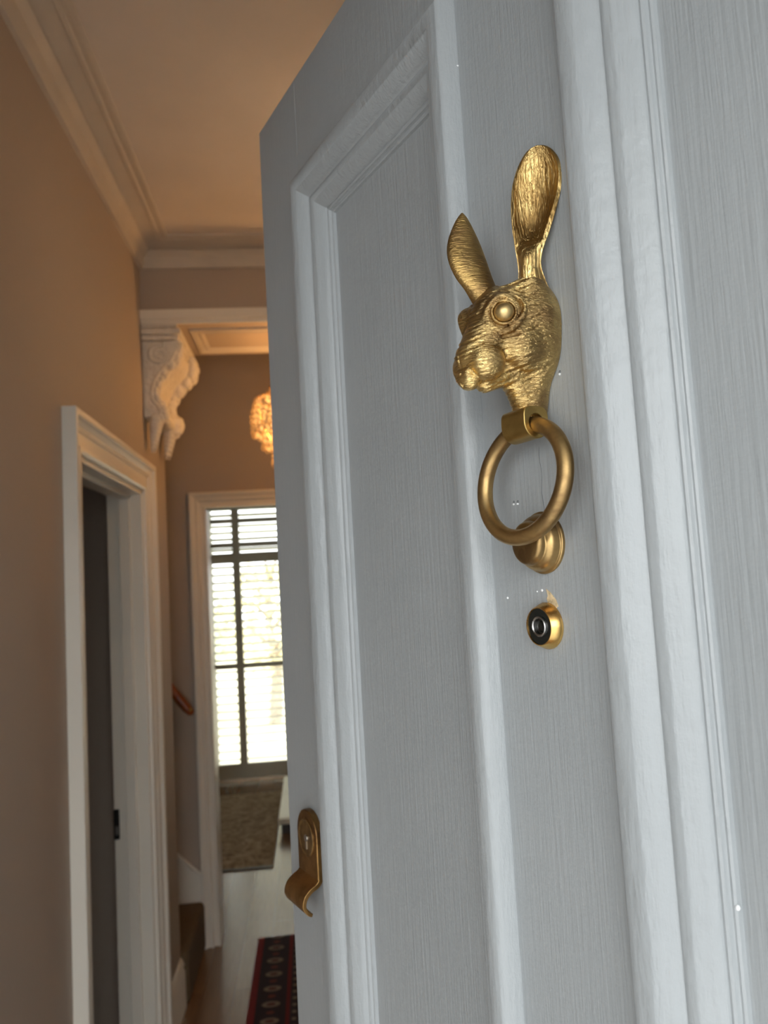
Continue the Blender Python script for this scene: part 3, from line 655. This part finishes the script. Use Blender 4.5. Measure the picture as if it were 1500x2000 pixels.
pd = empty('added_fill_lamp', (.20, 2.10, CEIL), 0, 'added fill lamp with a round opal glass globe, unseen behind the open grey door', 'lamp')  # added lamp, out of view, to fill the front hall with warm light
MB().lathe([(.001, 0), (.045, 0), (.045, -.010), (.02, -.022), (0, -.024)][::-1], 32, 'z').build('ceiling_rose', MT['brass_bright'], pd, smooth=40)
MB().tube([(0, 0, -.02), (0, 0, -.42)], .0025, 8).build('cord', MT['dark'], pd)
MB().tube([(0, 0, -.41), (0, 0, -.46)], [.016, .020], 16).build('lamp_holder', MT['brass_bright'], pd, smooth=40)
MB().sphere((0, 0, -.52), (.070, .070, .070), 32, 20).build('globe_shade', MT['bulb_soft'], pd, smooth=180)
ld = bpy.data.lights.new('added_fill_light', 'POINT'); ld.energy = FILL_LAMP_W; ld.color = (1, .74, .50); ld.shadow_soft_size = .073
lo = bpy.data.objects.new('added_fill_light', ld); COL.objects.link(lo); lo.location = (0, 0, -.52); lo.parent = pd

# ------------------------------------------------------------------ staircase, handrail, string board
sc_ = empty('staircase', (-.56, 3.5, 0), 0, 'carpeted staircase rising to the left behind the hall beam, its brown bottom step showing', 'staircase')
for k in range(4):
    x1 = -k*.24; mb = MB().box(x1-.24 if k < 3 else x1-.3, x1, AY1-3.5+.004, FY-3.5-.022, 0, .212*(k+1)); mb.build('step', MT['carpet'], sc_, bevel=.022)
pts = [(-.52+.56, .0), (-.52+.56, .30), (-.46+.42, .345)]
st_prof = [(.035, 0), (.035, .290), (-.005, .325), (-1.0, 1.245), (-1.0, 0)]
n = len(st_prof); y0, y1 = FY-3.5-.020, FY-3.5-.001
strb = MB().add([(x, y0, z) for x, z in st_prof]+[(x, y1, z) for x, z in st_prof], [tuple(range(n)), tuple(range(n, 2*n))[::-1]]+[(i, i+n, (i+1) % n+n, (i+1) % n) for i in range(n)]).build('string_board', MT['trim'], sc_, bevel=.003)
MB().tube([(.030, y0-.002, 0), (.030, y0-.002, .288), (-.008, y0-.002, .322), (-1.0, y0-.002, 1.242)], .007, 8).build('string_moulding', MT['trim'], strb, smooth=60)
hr = empty('handrail', (-.585, FY-.07, 1.09), 0, 'orange brown wooden handrail on the dark stair wall with a rounded end', 'handrail')
rail_ = MB().tube([(-.62, 0, .80), (-.10, 0, .118), (-.02, 0, .012), (.0, 0, -.012), (.004, 0, -.020)], [.022, .022, .022, .017, .006], 16).build('rail', MT['rail_wood'], hr, smooth=60)
mb = MB(); mb.tube([(-.25, .068, .26), (-.25, .02, .26), (-.25, 0, .305)], .006, 8); mb.build('bracket', MT['brass_smooth'], hr, smooth=60)
MB().sphere((-.002, -.014, .006), .008, 12, 8).build('end_cap', MT['brass_bright'], rail_, smooth=180)
# latch keeper in the left doorway lining
lk = empty('latch_keeper', (WX-.109, DO1-.0225, .865), 0, 'black latch keeper plate in the edge of the dark left doorway', 'latch plate')
MB().box(-.010, .009, -.004, 0, -.050, .050).build('plate', MT['plate_metal'], lk, bevel=.001)
MB().box(-.004, .005, -.0052, -.0035, -.035, -.005).build('latch_hole', MT['steel'], lk)

# ------------------------------------------------------------------ rugs
rn = MB().box(-.34, .34, -.92, .92, 0, .008).build('runner_rug', MT['runner'], bevel=.003)
rn.location = (.015, 2.92, .0008); tag(rn, 'dark red oriental runner rug with pale motifs on the hall floor', 'rug')
rg = empty('area_rug', (-1.0, 5.62, .0008), 0, 'large muted brown patterned rug on the rear room floor in front of the window', 'rug')
MB().box(-.62, .70, -.83, .83, 0, .010).build('pile', MT['rug'], rg, bevel=.003)
MB().box(-.62, .70, -.85, -.83, 0, .008).build('hem', MT['dark_wood'], rg)
bx = empty('low_platform', (.02, 5.75, 0), 0, 'low white bench on a dark base beside the brown rug, cut off by the door', 'platform')  # plain low platform for the pale shape beside the rug
MB().box(-.29, .30, -.36, .75, 0, .065).build('base', MT['dark_wood'], bx)
MB().box(-.31, .32, -.39, .78, .065, .105).build('top', MT['white_box'], bx, bevel=.004)

# ------------------------------------------------------------------ rear window and plantation shutter
w1 = empty('window_1', (0, 7.0, 0), 0, kind='structure')
mb = MB().box(-.90, -.86, -.04, .03, .03, 2.60).box(.58, .62, -.04, .03, .03, 2.60).box(-.86, .58, -.04, .03, 2.56, 2.60).box(-.86, .58, -.04, .03, .03, .08)
wf_ = mb.build('window_frame', MT['shutter'], w1)
MB().box(-.86, .58, .0, .006, .08, 2.56).build('pane', MT['glass'], wf_)
sh = empty('plantation_shutter', (0, 6.90, 0), 0, 'tall off white plantation shutter with bright louvres covering the rear room window', 'shutter')
mb = MB()
xs_ = [(-.90, -.868), (-.674, -.608), (-.262, -.232), (.0, .04), (.58, .62)]
for a, b_ in xs_: mb.box(a, b_, -.02, .02, .03, 2.56)
for a, b_ in ((.03, .155), (.958, 1.004), (1.872, 1.965), (2.010, 2.058), (2.224, 2.270), (2.50, 2.56)): mb.box(-.90, .62, -.018, .018, a, b_)
mb.build('shutter_frame', MT['shutter'], sh, bevel=.003)
bays = [(-.868, -.668), (-.615, -.262), (-.232, .0), (.04, .58)]; tiers = [(.155, .965), (.998, 1.872), (1.965, 2.015), (2.055, 2.228), (2.266, 2.50)]
for (a, b_) in bays:
    for (z0, z1) in tiers:
        n = max(1, round((z1-z0)/.0655)); st_ = (z1-z0)/n; mb = MB()
        for k in range(n):
            zc = z0+st_*(k+.5); t = math.radians(-25); cx, sx = .036*math.cos(t), .036*math.sin(t); h_ = .003
            pr = [(-cx, -sx), (-cx*.5, -sx*.5+h_), (cx*.5, sx*.5+h_), (cx, sx), (cx*.5, sx*.5-h_), (-cx*.5, -sx*.5-h_)]
            vs = [(x, q[0], zc+q[1]) for x in (a+.001, b_-.001) for q in pr]
            mb.add(vs, [tuple(range(6)), tuple(range(6, 12))[::-1]]+[(i, i+6, (i+1) % 6+6, (i+1) % 6) for i in range(6)])
        mb.build('louvre_panel', MT['louvre'], sh)
# garden trees beyond the window
def tree(x, y, h, r, mat, label, seed, dens=420):
    rnd = random.Random(seed); t = empty('garden_tree', (x, y, -.14), 0, label, 'tree')
    tr = [(0, 0, 0), (.05, 0, h*.3), (-.04, .05, h*.55), (.03, 0, h*.9)]
    mb = MB().tube(tr, [.10, .08, .05, .02], 10)
    for k in range(9):
        a = rnd.uniform(0, 6.28); z = h*rnd.uniform(.3, .8); mb.tube([(0, 0, z), (.4*r*math.cos(a), .4*r*math.sin(a), z+.3), (.8*r*math.cos(a), .8*r*math.sin(a), z+.5)], [.035, .02, .008], 6)
    mb.build('trunk', MT['bark'], t, smooth=60)
    mb = MB()
    for k in range(dens):
        a = rnd.uniform(0, 6.28); u = rnd.uniform(-1, 1); q = rnd.uniform(.3, 1)**.5*r; s = rnd.uniform(.05, .11)
        c = Vector((q*math.cos(a)*math.sqrt(1-u*u), q*math.sin(a)*math.sqrt(1-u*u), h*.62+u*q*1.1))
        rot = Matrix.Rotation(rnd.uniform(0, 6.28), 3, (rnd.uniform(-1, 1), rnd.uniform(-1, 1), rnd.uniform(.1, 1)))
        vs = [rot @ Vector(p)*s for p in ((0, -1, 0), (.6, -.2, .15), (0, 1.2, 0), (-.6, -.2, .15), (0, 0, -.04))]
        mb.add([v+c for v in vs], [(0, 1, 2, 4), (0, 4, 2, 3)])
    mb.build('foliage', MT[mat], t)
tree(-.55, 10.6, 2.3, .75, 'leaf_yellow', 'yellow autumn tree glimpsed through the right louvres of the window', 5)
tree(-1.75, 11.6, 1.9, .7, 'leaf_green', 'pale green tree glimpsed low through the left louvres of the window', 8, 300)
